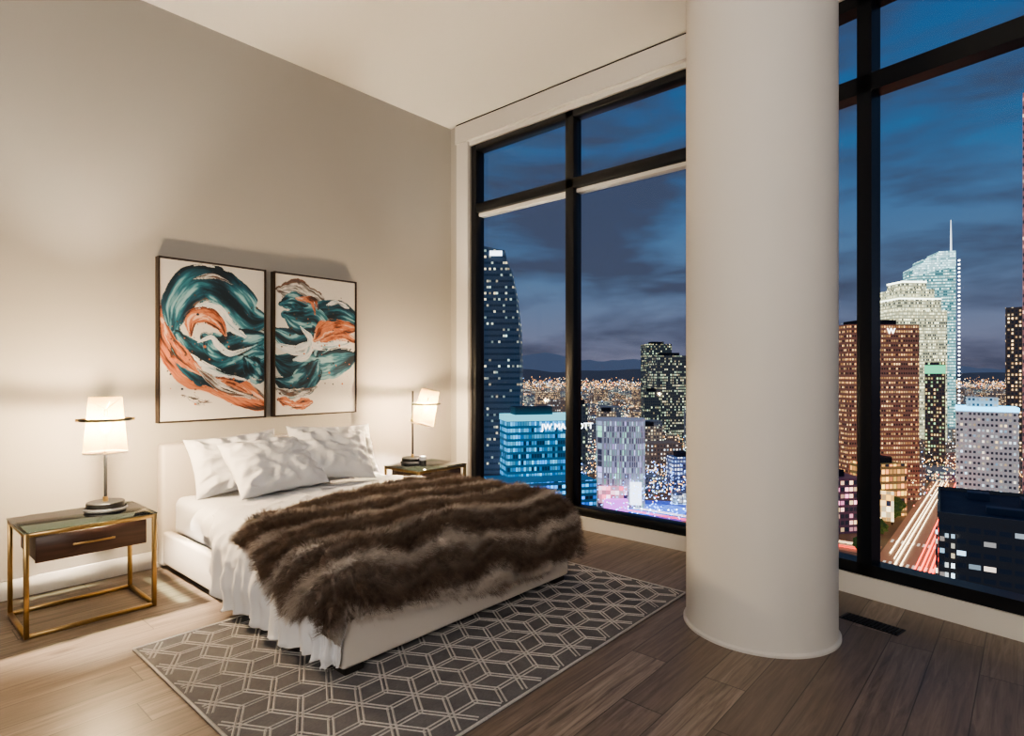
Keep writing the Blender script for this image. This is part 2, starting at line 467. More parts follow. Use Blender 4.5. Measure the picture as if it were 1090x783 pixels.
pillow('pillow_3', (.57, -2.27, .73), .355, .235, .115, 48, 2, 4, 8)
pillow('pillow_4', (.54, -1.79, .765), .335, .235, .115, 50, -9, -4, 13)

# ------------------------------------------------------------------ nightstands
def nightstand(name, x0, x1, y0, y1, h=.555):
    e = empty(name, ((x0+x1)/2, (y0+y1)/2, 0))
    X, Y = (x1-x0)/2, (y1-y0)/2; t = .011
    k = 0
    for sx in (-1, 1):
        for sy in (-1, 1):
            k += 1
            cx, cy = sx*(X-t), sy*(Y-t)
            box('leg_%d' % k, cx-t, cx+t, cy-t, cy+t, 0, h, brass_m, e, .002, 1)
    for i, z in enumerate((.0, h-.022)):
        for sy in (-1, 1):
            cy = sy*(Y-t); box('rail_x_%d_%d' % (i, sy), -X+2*t, X-2*t, cy-t, cy+t, z, z+.022, brass_m, e, .002, 1)
        for sx in (-1, 1):
            cx = sx*(X-t); box('rail_y_%d_%d' % (i, sx), cx-t, cx+t, -Y+2*t, Y-2*t, z, z+.022, brass_m, e, .002, 1)
    box('glass_top', -X-.004, X+.004, -Y-.004, Y+.004, h, h+.008, top_m, e, .002, 1)
    box('drawer_box', -X+.04, X-.03, -Y+.055, Y-.055, h-.165, h-.03, walnut_m, e, .003, 1)
    box('drawer_front', X-.03, X-.018, -Y+.05, Y-.05, h-.168, h-.028, walnut_m, e, .002, 1)
    box('handle', X-.010, X-.004, -.10, .10, h-.105, h-.093, brass_m, e, .002, 1)
    box('handle_post_a', X-.02, X-.009, -.095, -.085, h-.104, h-.094, brass_m, e)
    box('handle_post_b', X-.02, X-.009, .085, .095, h-.104, h-.094, brass_m, e)
    box('support_a', -X+.03, X-.03, -Y+.055, -Y+.07, h-.03, h-.0225, brass_m, e)
    box('support_b', -X+.03, X-.03, Y-.07, Y-.055, h-.03, h-.0225, brass_m, e)
    return e
nightstand('nightstand', .31, .79, -3.75, -3.125)
nightstand('nightstand', .33, .81, -1.125, -.555)
TZ = .5632

# ------------------------------------------------------------------ lamps
def shade_mat():
    m, nt, b = newmat('lamp_shade_fabric'); nt.nodes.remove(b)
    out = nt.nodes['Material Output']
    tr = nt.nodes.new('ShaderNodeBsdfTranslucent'); tr.inputs[0].default_value = (.058, .034, .010, 1)
    df = nt.nodes.new('ShaderNodeBsdfDiffuse'); df.inputs[0].default_value = (.30, .22, .12, 1)
    tp = nt.nodes.new('ShaderNodeBsdfTransparent'); tp.inputs[0].default_value = (1, .90, .74, 1)
    m1 = nt.nodes.new('ShaderNodeMixShader'); m1.inputs[0].default_value = .10
    nt.links.new(tr.outputs[0], m1.inputs[1]); nt.links.new(df.outputs[0], m1.inputs[2])
    m2 = nt.nodes.new('ShaderNodeMixShader'); m2.inputs[0].default_value = .32
    nt.links.new(m1.outputs[0], m2.inputs[1]); nt.links.new(tp.outputs[0], m2.inputs[2])
    nt.links.new(m2.outputs[0], out.inputs[0]); return m
shade_m = shade_mat()
bulb_m, nt, b = newmat('clear_bulb_glass'); nt.nodes.remove(b)
_t = nt.nodes.new('ShaderNodeBsdfTransparent'); _e = nt.nodes.new('ShaderNodeEmission'); _e.inputs[0].default_value = (1, .72, .38, 1); _e.inputs[1].default_value = 3
_a = nt.nodes.new('ShaderNodeAddShader'); nt.links.new(_t.outputs[0], _a.inputs[0]); nt.links.new(_e.outputs[0], _a.inputs[1]); nt.links.new(_a.outputs[0], nt.nodes['Material Output'].inputs[0])
def lamp(loc, off, tilt_axis, tilt, zc, stem_top, energy):
    e = empty('table_lamp', loc)
    lathe('base', [(.0, 0), (.106, 0), (.112, .006), (.112, .018), (.108, .024)], base_m, e, caps=False)
    lathe('base_cap', [(.0, .024), (.1, .024), (.1, .05), (.096, .055), (0, .055)], iron_m, e, caps=False)
    tube('stem', [(0, 0, .05), (0, 0, stem_top)], .009, iron_m, e)
    lathe('collar', [(0, 0), (.014, 0), (.014, .03), (0, .03)], brass_m, e, loc=(0, 0, .055), seg=24, caps=False)
    piv = bpy.data.objects.new('shade_pivot', None); link(piv, e)
    piv.location = (off[0], off[1], zc)
    piv.rotation_mode = 'AXIS_ANGLE'; piv.rotation_axis_angle = (tilt, *tilt_axis)
    hh = .165; rb, rt = .112, .084
    lathe('shade', [(rb, -hh), (rt, hh)], shade_m, piv, seg=64, caps=False)
    lathe('shade_rim_low', [(rb-.0005, -hh-.002), (rb+.0015, -hh-.002), (rb+.0008, -hh+.006), (rb-.0005, -hh-.002)], trim_m, piv, seg=64, caps=False)
    lathe('bulb', [(0, -.055), (.012, -.05), (.026, -.02), (.03, .005), (.022, .03), (.006, .04)], bulb_m, piv, seg=24, caps=False)
    lathe('socket', [(0, .055), (.010, .055), (.010, .09), (0, .09)], brass_m, piv, seg=20, caps=False)
    zr = .03
    for k in range(3):
        a = k*2*math.pi/3
        tube('spider_%d' % k, [(0, 0, .088), ((rt+.002)*math.cos(a), (rt+.002)*math.sin(a), .14)], .002, brass_m, piv)
    rr = math.hypot(*off)
    ring = [(off[0]+rr*math.cos(a), off[1]+rr*math.sin(a), zc+zr) for a in [i*2*math.pi/64 for i in range(64)]]
    tube('ring', ring, .0085, iron_m, e, True)
    ux, uy = -off[1]/rr, off[0]/rr
    for k, sg in enumerate((-1, 1)):
        a = (off[0]+ux*sg*(rr+.022), off[1]+uy*sg*(rr+.022), zc+zr); b_ = (off[0]+ux*sg*.094, off[1]+uy*sg*.094, zc+zr)
        tube('pin_%d' % k, [a, b_], .009, brass_m, e)
    ld = bpy.data.lights.new('lamp_bulb_light', 'POINT'); ld.energy = energy; ld.color = (1, .81, .58); ld.shadow_soft_size = .02
    lo = bpy.data.objects.new('bulb_light', ld); link(lo, piv); lo.location = (0, 0, 0.0)
    return e
lamp((.50, -3.315, TZ), (.121, -.03), (1, 0, 0), 0, 1.095-TZ, 1.15-TZ, 340)
lamp((.42, -.87, TZ), (.094, .083), (.6626, -.749, 0), math.radians(-15), 1.085-TZ, 1.235-TZ, 270)

cd = empty('candle', (.60, -.90, TZ))
lathe('jar', [(0, 0), (.03, 0), (.032, .004), (.032, .05), (0, .05)], iron_m, cd, seg=32, caps=False)
lathe('wax', [(0, .05), (.03, .05), (.03, .085), (0, .088)], sheet_m, cd, seg=32, caps=False)

# ------------------------------------------------------------------ paintings
def fbm(x, y, s):
    r = np.zeros_like(x); a = 1; rng = np.random.RandomState(s)
    for k in range(6):
        f = 3*1.8**k
        for _ in range(3):
            th = rng.rand()*6.28; ph = rng.rand()*6.28
            r += a*np.sin((x*math.cos(th)+y*math.sin(th))*f+ph+1.3*np.sin((y*math.cos(th)-x*math.sin(th))*f*.7+ph*2))/3
        a *= .6
    return r/2
def spline(pts, n=26):
    P = [np.array(p, float) for p in pts]; P = [2*P[0]-P[1]]+P+[2*P[-1]-P[-2]]
    out = []
    for i in range(1, len(P)-2):
        for t in np.linspace(0, 1, n, endpoint=False):
            out.append(.5*((2*P[i])+(-P[i-1]+P[i+1])*t+(2*P[i-1]-5*P[i]+4*P[i+1]-P[i+2])*t*t+(-P[i-1]+3*P[i]-3*P[i+1]+P[i+2])*t**3))
    out.append(P[-2]); return np.array(out)
TEAL = [lin((10, 42, 58)), lin((20, 74, 94)), lin((48, 110, 128)), lin((7, 26, 40)), lin((140, 178, 188))]
ORG = [lin((176, 98, 66)), lin((198, 128, 96)), lin((136, 70, 48)), lin((220, 186, 165)), lin((52, 36, 32))]
GRY = [lin((70, 60, 58)), lin((150, 150, 152)), lin((220, 215, 210)), lin((110, 78, 66)), lin((36, 34, 40))]
WHT = [lin((220, 220, 220)), lin((194, 202, 208)), lin((230, 228, 226)), lin((140, 170, 182)), lin((208, 208, 208))]
def paint(strokes, seed, NX=230, NY=352, ASP=1.53):
    a, b = np.meshgrid(np.linspace(0, 1, NX), np.linspace(0, ASP, NY))
    a = a.ravel(); b = b.ravel()
    col = np.tile(np.array(lin((208, 204, 199))), (a.size, 1))
    col *= (1+.04*fbm(a, b, 99)[:, None])
    for k, (pts, w, pal, edge, dens) in enumerate(strokes):
        n1 = fbm(a, b, seed+k); n2 = fbm(a+5, b+3, seed+k+50)
        wa, wb = a+.03*n1*edge, b+.03*n2*edge
        sp_ = spline([(p[0], p[1]*ASP) for p in pts]); m = len(sp_)
        d2 = (wa[:, None]-sp_[None, :, 0])**2+(wb[:, None]-sp_[None, :, 1])**2
        i = d2.argmin(1); d = np.sqrt(d2[np.arange(a.size), i]); t = i/(m-1)
        tg = np.gradient(sp_, axis=0)[i]; sg = np.sign(tg[:, 0]*(wb-sp_[i, 1])-tg[:, 1]*(wa-sp_[i, 0]))
        taper = np.clip(np.sin(np.pi*np.clip(t, 0.02, .98))**.5, .1, 1)
        ww = w*taper*(1+.35*fbm(t*2, t*0+k, seed+k+7)*edge)
        r = sg*d/ww
        streak = fbm(r*1.7+.35*n1, t*2.2+k, seed+k+20)+.25*fbm(r*7, t*3, seed+k+21)
        brk = fbm(r*2.6, t*1.2+k*3, seed+k+31)+.6*fbm(a*3, b*3, seed+k+40)
        cover = (np.abs(r) < 1) & (brk > dens-1.0+.9*np.abs(r)**3)
        q = np.clip((streak*1.1+.46)*4.2, 0, 4.0); i0 = np.floor(q).astype(int).clip(0, 3); f = (q-i0)[:, None]
        pa = np.array([pal[j] for j in (3, 0, 1, 2, 4)])
        c = pa[i0]*(1-f)+pa[i0+1]*f
        col[cover] = c[cover]
    rng = np.random.RandomState(seed)
    for _ in range(150):
        cx, cy = rng.rand()*.9+.05, rng.normal(.75, .3); rr = rng.rand()**3*.012+.002
        m_ = (a-cx)**2+(b-cy)**2 < rr*rr
        col[m_] = [GRY[0], ORG[0], TEAL[0]][rng.randint(3)]
    return a, b, col, NX, NY, ASP
artm, nt, b_ = newmat('painted_canvas')
at = nt.nodes.new('ShaderNodeVertexColor'); at.layer_name = 'paint'
nt.links.new(at.outputs[0], b_.inputs['Base Color']); b_.inputs['Roughness'].default_value = .6
tc = nt.nodes.new('ShaderNodeTexCoord'); nz = nt.nodes.new('ShaderNodeTexNoise'); nz.inputs['Scale'].default_value = 60
nt.links.new(tc.outputs['Object'], nz.inputs[0]); bp = nt.nodes.new('ShaderNodeBump'); bp.inputs['Strength'].default_value = .4; bp.inputs['Distance'].default_value = .004
nt.links.new(nz.outputs[0], bp.inputs['Height']); nt.links.new(bp.outputs[0], b_.inputs['Normal'])
def picture(y0, y1, z0, z1, strokes, seed):
    e = empty('framed_painting', (0, (y0+y1)/2, (z0+z1)/2))
    W, Hh = (y1-y0)/2, (z1-z0)/2; t = .009; p = .072
    box('frame_l', .004, p, -W, -W+t, -Hh, Hh, frame_m, e); box('frame_r', .004, p, W-t, W, -Hh, Hh, frame_m, e)
    box('frame_t', .004, p, -W+t, W-t, Hh-t, Hh, frame_m, e); box('frame_b', .004, p, -W+t, W-t, -Hh, -Hh+t, frame_m, e)
    box('stretcher', .004, .056, -W+t+.003, W-t-.003, -Hh+t+.003, Hh-t-.003, trim_m, e)
    a, b, col, NX, NY, ASP = paint(strokes, seed)
    g = t+.004
    vs = [(.061, -W+g+(2*W-2*g)*aa, Hh-g-(2*Hh-2*g)*bb/ASP) for aa, bb in zip(a, b)]
    fs = [(j*NX+i, (j+1)*NX+i, (j+1)*NX+i+1, j*NX+i+1) for j in range(NY-1) for i in range(NX-1)]
    o = mesh_obj('canvas', vs, fs, artm, e)
    ca = o.data.color_attributes.new('paint', 'FLOAT_COLOR', 'POINT')
    ca.data.foreach_set('color', np.hstack([np.clip(col, 0, 1), np.ones((len(col), 1))]).astype(np.float32).ravel())
S1 = [
 ([(.02, .42), (.12, .55), (.35, .70), (.62, .80), (1.02, .90)], .20, GRY, 1.4, .4),
 ([(.0, .36), (.06, .50), (.24, .64), (.50, .74), (.80, .86), (1.03, .94)], .18, ORG, 1.2, .2),
 ([(.02, .28), (.06, .38), (.16, .50)], .09, ORG, 1.4, .3),
 ([(.22, .34), (.40, .24), (.58, .24), (.80, .34), (1.02, .40)], .20, GRY, 1.2, .5),
 ([(.10, .44), (.16, .28), (.34, .15), (.52, .15), (.70, .23), (.86, .33), (1.03, .33)], .22, TEAL, .7, 0),
 ([(.14, .46), (.24, .58), (.46, .67), (.70, .64), (.88, .58), (1.03, .57)], .22, TEAL, .7, 0),
 ([(.40, .47), (.55, .53), (.75, .50), (1.03, .45)], .17, TEAL, .8, .1),
 ([(.80, .60), (.92, .68), (1.03, .72)], .14, TEAL, 1, .2),
 ([(.24, .40), (.36, .29), (.52, .30), (.64, .38), (.80, .45)], .07, WHT, 1, .3),
 ([(.26, .46), (.28, .36), (.42, .33), (.54, .38), (.60, .45)], .08, ORG, 1, 0),
 ([(.34, .50), (.46, .47), (.52, .52), (.64, .57), (.85, .53)], .035, WHT, 1, .3),
 ([(.10, .50), (.25, .62), (.5, .72), (.8, .76)], .05, WHT, 1.6, .5),
 ([(.03, .40), (.10, .52), (.22, .62), (.40, .72)], .07, ORG, 1.6, .2),
 ([(.45, .74), (.65, .78), (.85, .84)], .06, ORG, 1.6, .3),
 ([(.35, .66), (.55, .76), (.75, .82), (.95, .88)], .05, GRY, 2, .4),
 ([(.30, .10), (.5, .08), (.68, .13)], .03, GRY, 2, .6),
 ([(.2, .84), (.35, .88), (.5, .90)], .05, GRY, 2, .9)]
S2 = [
 ([(.08, .12), (.30, .14), (.52, .20), (.62, .30)], .18, GRY, 1.8, .4),
 ([(.05, .22), (.2, .2), (.4, .25), (.6, .26)], .14, TEAL, 1.6, .4),
 ([(-.02, .40), (.20, .46), (.42, .40), (.60, .30), (.80, .26), (1.03, .30)], .22, TEAL, 1.0, .05),
 ([(-.02, .60), (.18, .64), (.40, .60), (.60, .62), (.82, .60), (1.03, .56)], .22, TEAL, .9, .05),
 ([(.10, .28), (.30, .32), (.48, .32), (.60, .44), (.50, .56)], .16, TEAL, 1.0, .1),
 ([(-.02, .50), (.22, .54), (.46, .50), (.70, .50), (1.02, .44)], .07, WHT, 1.2, .5),
 ([(.30, .36), (.42, .44), (.36, .56), (.2, .60)], .05, WHT, 1.2, .5),
 ([(.45, .46), (.60, .38), (.78, .35), (1.03, .36)], .12, ORG, 1.4, .1),
 ([(.55, .48), (.72, .43), (.88, .42), (1.02, .46)], .07, ORG, 1.4, .3),
 ([(.0, .76), (.22, .80), (.40, .72), (.5, .62)], .16, TEAL, 1.2, .3),
 ([(.0, .80), (.16, .86), (.34, .84), (.5, .80)], .06, GRY, 1.8, .6),
 ([(.04, .90), (.2, .93), (.42, .91)], .08, ORG, 1.8, .4),
 ([(.25, .15), (.45, .17), (.5, .26)], .06, ORG, 2.2, .5),
 ([(.6, .2), (.75, .17), (.92, .2)], .04, WHT, 1.8, .5)]
picture(-2.888, -2.100, 1.04, 2.24, S1, 11)
picture(-2.030, -1.243, 1.04, 2.24, S2, 33)

# ------------------------------------------------------------------ city outside (metres, street datum 95 m below)
CAM = Vector((4.75, -4.37, 1.4)); YAW = math.radians(41.5)
G = -95
def CW(E, Nn, z=0):
    c, s = math.cos(YAW), math.sin(YAW)
    return Vector((CAM.x+E*c-Nn*s, CAM.y+E*s+Nn*c, z))
CS = 2.1   # city light brightness
def facade(name, wall, w, h, prob, ca, cb, S, mx=.18, my=.22, seed=0, glow=.03, glass=(.02, .03, .05)):
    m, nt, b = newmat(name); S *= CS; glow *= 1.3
    tc = nt.nodes.new('ShaderNodeTexCoord'); sp = nt.nodes.new('ShaderNodeSeparateXYZ'); nt.links.new(tc.outputs['Object'], sp.inputs[0])
    u = mth(nt, 'DIVIDE', mth(nt, 'ADD', mth(nt, 'ADD', sp.outputs[0], sp.outputs[1]), 500), w)
    v_ = mth(nt, 'DIVIDE', sp.outputs[2], h)
    cb_ = nt.nodes.new('ShaderNodeCombineXYZ')
    nt.links.new(mth(nt, 'FLOOR', u), cb_.inputs[0]); nt.links.new(mth(nt, 'FLOOR', v_), cb_.inputs[1]); cb_.inputs[2].default_value = seed
    wn = nt.nodes.new('ShaderNodeTexWhiteNoise'); nt.links.new(cb_.outputs[0], wn.inputs[0])
    w1d = nt.nodes.new('ShaderNodeTexWhiteNoise'); w1d.noise_dimensions = '1D'; nt.links.new(mth(nt, 'ADD', mth(nt, 'FLOOR', v_), seed*7.3), w1d.inputs['W'])
    fu, fv = mth(nt, 'FRACT', u), mth(nt, 'FRACT', v_)
    mk = mth(nt, 'MULTIPLY', mth(nt, 'COMPARE', fu, .5, .5-mx), mth(nt, 'COMPARE', fv, .5, .5-my))
    ge = nt.nodes.new('ShaderNodeNewGeometry'); sn = nt.nodes.new('ShaderNodeSeparateXYZ'); nt.links.new(ge.outputs['True Normal'], sn.inputs[0])
    side = mth(nt, 'LESS_THAN', mth(nt, 'ABSOLUTE', sn.outputs[2]), .5)
    mk = mth(nt, 'MULTIPLY', mk, side)
    lit = mth(nt, 'LESS_THAN', wn.outputs[0], mth(nt, 'MULTIPLY', prob, mth(nt, 'MULTIPLY_ADD', w1d.outputs[0], .9, .55)))
    sc = nt.nodes.new('ShaderNodeSeparateColor'); nt.links.new(wn.outputs[1], sc.inputs[0])
    st = mth(nt, 'MULTIPLY', mth(nt, 'MULTIPLY', mk, lit), mth(nt, 'MULTIPLY_ADD', mth(nt, 'POWER', sc.outputs[1], 2), S, S*.25))
    base = mixc(nt, mk, wall, glass)
    ec = mixc(nt, sc.outputs[2], ca, cb)
    em = nt.nodes.new('ShaderNodeVectorMath'); em.operation = 'SCALE'; nt.links.new(ec, em.inputs[0]); nt.links.new(st, em.inputs[3])
    gl = nt.nodes.new('ShaderNodeVectorMath'); gl.operation = 'SCALE'; nt.links.new(base, gl.inputs[0]); gl.inputs[3].default_value = glow  # walls emit part of their own colour, standing in for city glow
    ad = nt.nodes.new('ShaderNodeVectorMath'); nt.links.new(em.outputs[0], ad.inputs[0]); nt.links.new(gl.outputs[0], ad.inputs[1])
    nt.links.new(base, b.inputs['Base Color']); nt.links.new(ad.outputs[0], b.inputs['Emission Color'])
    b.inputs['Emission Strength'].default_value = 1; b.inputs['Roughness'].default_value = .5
    return m
def emis(name, c, s): return simple(name, tuple(x*.3 for x in c), .5, emit=c, es=s)

def bbox(name, w, d, h, mat, parent, x=0, y=0, z=0):
    o = box(name, x-w/2, x+w/2, y-d/2, y+d/2, z, z+h, mat, parent); return o
def site(name, E, Nn, rot=0):
    e = empty(name, CW(E, Nn, G)); e.rotation_euler = (0, 0, YAW+math.radians(rot)); return e

WARM, WARM2, COOL = (1, .55, .2), (1, .78, .42), (.6, .85, 1)
t = site('glass_skyscraper', -9, 345)
prof = [(-16, 0), (15, 0), (15.5, 90), (14.8, 120), (12.5, 140), (9.5, 154), (6.5, 160), (5.5, 165), (-16, 169)]
def ext(name, prof, d, mat, parent, seg=8):
    vs, fs = [], []; n = len(prof)
    for k in range(seg+1):
        tt = k/seg*2-1
        for (x, z) in prof: vs.append((x*(1-.12*tt*tt), d/2*tt, z))
    for k in range(seg):
        for i in range(n):
            j = (i+1) % n; fs.append((k*n+i, k*n+j, (k+1)*n+j, (k+1)*n+i))
    fs.append(tuple(range(n-1, -1, -1))); fs.append(tuple(range(seg*n, seg*n+n)))
    o = mesh_obj(name, vs, fs, mat, parent); fixn(o); return o
gm = facade('tower_glass_blue', (.035, .06, .095), 1.3, 3.4, .22, WARM2, (.7, .95, .8), .7, .06, .32, 1, .5, (.012, .03, .055))
ext('tower', prof, 30, gm, t)
bbox('tower_sign', 7, 1, 2.6, emis('sign_white', (.9, .95, 1), 3.5), t, 0, -15.6, 162)
bbox('light_strip', 1.6, 1, 30, emis('strip_white', (.95, .9, 1), 9), t, 5.5, -30, 18)
bbox('light_strip', 1.6, 1, 30, emis('strip_magenta', (.8, .15, .9), 5), t, 1.5, -30, 10)
bbox('podium', 22, 14, 40, facade('podium_lights', (.05, .03, .06), 2.4, 3, .5, (.8, .2, .9), (.2, .5, 1), 1.4, .1, .3, 5, .1), t, -4, -22, 0)

t = site('hotel_building', 14, 310, 14)
bm_ = facade('hotel_facade', (.02, .13, .24), 1.4, 3.3, .85, (.02, .30, .85), (.16, .66, .92), .85, .10, .2, 8, .5, (.01, .05, .1))
bbox('slab', 38, 16, 72, bm_, t)
bbox('roof_band', 38.6, 16.6, 3, emis('roof_cyan', (.25, .75, .85), 1.3), t, 0, 0, 72)
bbox('penthouse', 20, 10, 4, simple('penthouse_grey', (.1, .13, .16), .7), t, -4, 0, 75)
bbox('podium', 52, 24, 44, facade('hotel_podium', (.03, .12, .22), 2, 3, .85, (.03, .2, 1), (.1, .6, 1), 1.3, .1, .25, 9, .4), t, -4, -14, 0)
fc = bpy.data.curves.new('sign_text', 'FONT'); fc.body = 'JW MARRIOTT'; fc.size = 4.3; fc.extrude = .2; fc.align_x = 'LEFT'
fc.materials.append(emis('sign_letters', (.95, .97, 1), 6))
so = bpy.data.objects.new('sign_text', fc); link(so, t); so.rotation_euler = (math.pi/2, 0, 0); so.location = (-1, -8.6, 67.5)

t = site('curved_apartment_building', 79, 430, -8)
pm = facade('colour_lights', (.34, .34, .40), 1.7, 4.2, .6, (.6, .4, 1), (.3, 1, .6), .9, .3, .06, 12, .5, (.07, .07, .11))
n = 24
pts = [(17.5*(abs(math.cos(a))**.5)*(1 if math.cos(a) > 0 else -1), 11*(abs(math.sin(a))**.7)*(1 if math.sin(a) > 0 else -1)) for a in [i*2*math.pi/n+.001 for i in range(n)]]
o = prism('tower', pts, 0, 62, pm, t); fixn(o)
o = prism('roof_rim', [(x*1.02, y*1.02) for x, y in pts], 62, 63.5, simple('roof_pale', (.4, .4, .45), .6, emit=(.4, .4, .5), es=.4), t); fixn(o)
bbox('billboard', 20, 1, 12, facade('billboard_screen', (.9, .15, .35), 3, 3, .8, (1, .12, .2), (1, .8, .9), 1.6, .02, .02, 31, 1.0), t, -6, -16, 5)
bbox('billboard', 8, 1, 16, emis('billboard_white', (.8, .88, 1), 3), t, 10, -15, 4)

def tower(name, E0, E1, top, Nn, mat, rot=0, depth=None):
    t = site(name, (E0+E1)/2, Nn, rot)
    w = E1-E0; bbox('shaft', w, depth or w*.8, top-G, mat, t)
    bbox('roof_plant', w*.5, w*.4, 4, bpy.data.materials.get('roof_plant') or simple('roof_plant', (.05, .05, .06), .8), t, 0, 0, top-G)
    return t
fa = facade('office_green', (.05, .06, .065), 2.6, 3.6, .42, (.7, 1, .6), (1, .75, .35), .9, .2, .25, 3, .4)
tower('office_tower', 205, 244, 46, 920, fa, 5)
tower('office_tower', 192, 238, 25, 810, facade('office_dark', (.06, .065, .07), 2.8, 3.6, .5, WARM2, (.7, .95, .6), .9, .22, .25, 4, .4), 8)
tower('office_tower', 168, 190, -22, 760, fa, 0)
tower('apartment_block', 92, 112, -40, 640, facade('apt_warm', (.22, .18, .15), 3, 3.2, .45, WARM, WARM2, 1.2, .25, .25, 6, .35), -5)
tower('apartment_block', 118, 150, -52, 600, facade('apt_warm2', (.24, .2, .17), 3, 3.2, .55, WARM, (.8, 1, .7), 1.2, .25, .25, 7, .35), 10)
tower('apartment_block', 57, 66, -26, 520, fa, 0)
tower('apartment_block', 128, 146, -66, 480, facade('apt_blue', (.08, .1, .2), 2.4, 3.2, .6, (.2, .45, 1), (.9, .9, 1), 1.3, .2, .25, 71, .5), 6)
rb = facade('red_granite_tower', (.20, .09, .06), 1.9, 3.5, .62, (1, .46, .14), (1, .66, .28), 1.0, .2, .3, 14, .5, (.03, .018, .015))
t = tower('granite_tower', 251, 306, 38, 460, rb, 3, 34)
fc = bpy.data.curves.new('sign_w', 'FONT'); fc.body = 'W'; fc.size = 6; fc.extrude = .2; fc.materials.append(emis('sign_cream', (1, .95, .85), 5))
so = bpy.data.objects.new('tower_sign', fc); link(so, t); so.rotation_euler = (math.pi/2, 0, 0); so.location = (2, -17.6, 126)
by = facade('lit_stepped_tower', (.42, .41, .25), 2.0, 3.6, .95, (1, .86, .42), (.95, 1, .66), 1.5, .16, .22, 15, .9)
t = site('stepped_skyscraper', 478, 715, 4)
bbox('shaft', 62, 50, 170, by, t); bbox('step_1', 52, 44, 14, by, t, 0, 0, 170); bbox('step_2', 42, 36, 12, by, t, 0, 0, 184); bbox('step_3', 30, 26, 8, by, t, 0, 0, 196)
cl_ = emis('crown_light', (.95, 1, .8), 5)
bbox('crown', 30.5, 26.5, 2, cl_, t, 0, 0, 204); bbox('crown_ledge', 52.5, 44.5, 1.5, cl_, t, 0, 0, 183)
wg = facade('sail_tower_glass', (.16, .34, .34), 2.4, 4.0, .9, (.5, .95, .9), (.95, 1, .8), 1.2, .1, .28, 16, .8, (.04, .13, .15))
t = site('sail_top_skyscraper', 573, 815, -14)
ext('shaft', [(-26, 0), (31, 0), (31, 260), (8, 260), (7.9, 256), (-12, 250), (-12.1, 246), (-26, 238)], 36, wg, t)
ext('lit_crown', [(-25.5, 228), (30.6, 240), (30.6, 260.6), (8.4, 260.6), (8.3, 256.6), (-11.6, 250.6), (-11.7, 246.6), (-25.6, 238.6)], 36.8,
    facade('sail_crown', (.45, .7, .68), 2.2, 3.0, .95, (.6, 1, .95), (.95, 1, .95), 1.2, .1, .25, 17, .9, (.12, .3, .32)), t)
lathe('spire', [(1.2, 0), (.8, 30), (.35, 48)], emis('spire_white', (.9, .97, 1), 2), t, seg=8, loc=(29, 0, 258))
ew = emis('edge_white', (.95, 1, 1), 8)
for k in range(46): bbox('edge_light', 1.6, 1.6, 1.8, ew, t, 31, -18, 8+k*5.3)
t = site('dark_tower', 410, 572, -35)
bbox('shaft', 16, 16, 107, facade('dark_tower_fac', (.07, .055, .05), 2.2, 3.6, .45, (1, .55, .2), (.5, 1, .45), 1.1, .2, .25, 18, .4), t)
bbox('green_crown', 16.5, 16.5, 8, emis('crown_green', (.2, .9, .45), 1.2), t, 0, 0, 96)
wb = facade('white_office_fac', (.58, .56, .54), 2.2, 3.5, .45, (1, .72, .35), (.5, .8, 1), .9, .22, .28, 20, .34, (.05, .06, .08))
t = site('white_office_block', 310, 386, -36)
bbox('block', 31, 26, 74, wb, t)
bbox('blue_cornice', 31.6, 26.6, 2.6, emis('cornice_blue', (.15, .65, 1), 4), t, 0, 0, 72)
bbox('roof_deck', 16, 12, 6, wb, t, -2, 0, 74.6)
t = site('amber_tower', 517, 601, -40)
bbox('shaft', 22, 20, 163, facade('amber_tower_fac', (.07, .055, .05), 3, 3.8, .5, WARM, WARM2, 1.5, .25, .25, 21, .4), t)
t = site('reflection_tower', 224.0, 243.5, -40.5)  # slim tower added in place of a reddish reflection at the window frame
bbox('shaft', 20, 12, 213, facade('reflection_pink', (.34, .15, .14), 2.4, 3.4, .3, (1, .3, .25), (1, .6, .4), .9, .2, .3, 22, .6), t)
t = site('parking_structure', 161, 188.5, -36)
db = facade('dark_block_fac', (.035, .038, .045), 3.5, 3.6, .14, WARM, COOL, .8, .1, .3, 24, .3)
rf = simple('roof_membrane', (.09, .095, .11), .8, var=.4, bscale=.15)
bbox('block', 40, 50, 52.6, db, t); bbox('roof_surface', 39, 49, .4, rf, t, 0, 0, 52.6)
for nm, a in (('f', (40.6, .6, 0, -25)), ('b', (40.6, .6, 0, 25))): bbox('parapet_'+nm, a[0], a[1], 1.6, db, t, a[2], a[3], 52.6)
for sx in (-20, 20): bbox('parapet_s', .6, 50, 1.6, db, t, sx, 0, 52.6)
ug = simple('unit_grey', (.16, .17, .19), .7)
bbox('roof_unit', 9, 7, 3, ug, t, 6, 4, 53); bbox('roof_unit', 6, 5, 2.4, ug, t, -9, 12, 53); bbox('roof_unit', 12, 4, 2, ug, t, -2, -12, 53)
bbox('stair_glazing', 3, .6, 40, facade('bright_strip_fac', (.05, .05, .05), 1.5, 3, .7, WARM2, COOL, 1.6, .2, .25, 25, .3), t, -17, -25.4, 8)
bbox('stair_glazing', .6, 5, 40, facade('bright_strip_fac2', (.05, .05, .05), 1.5, 3, .7, WARM2, COOL, 1.6, .2, .25, 26, .3), t, -20.4, -20, 8)

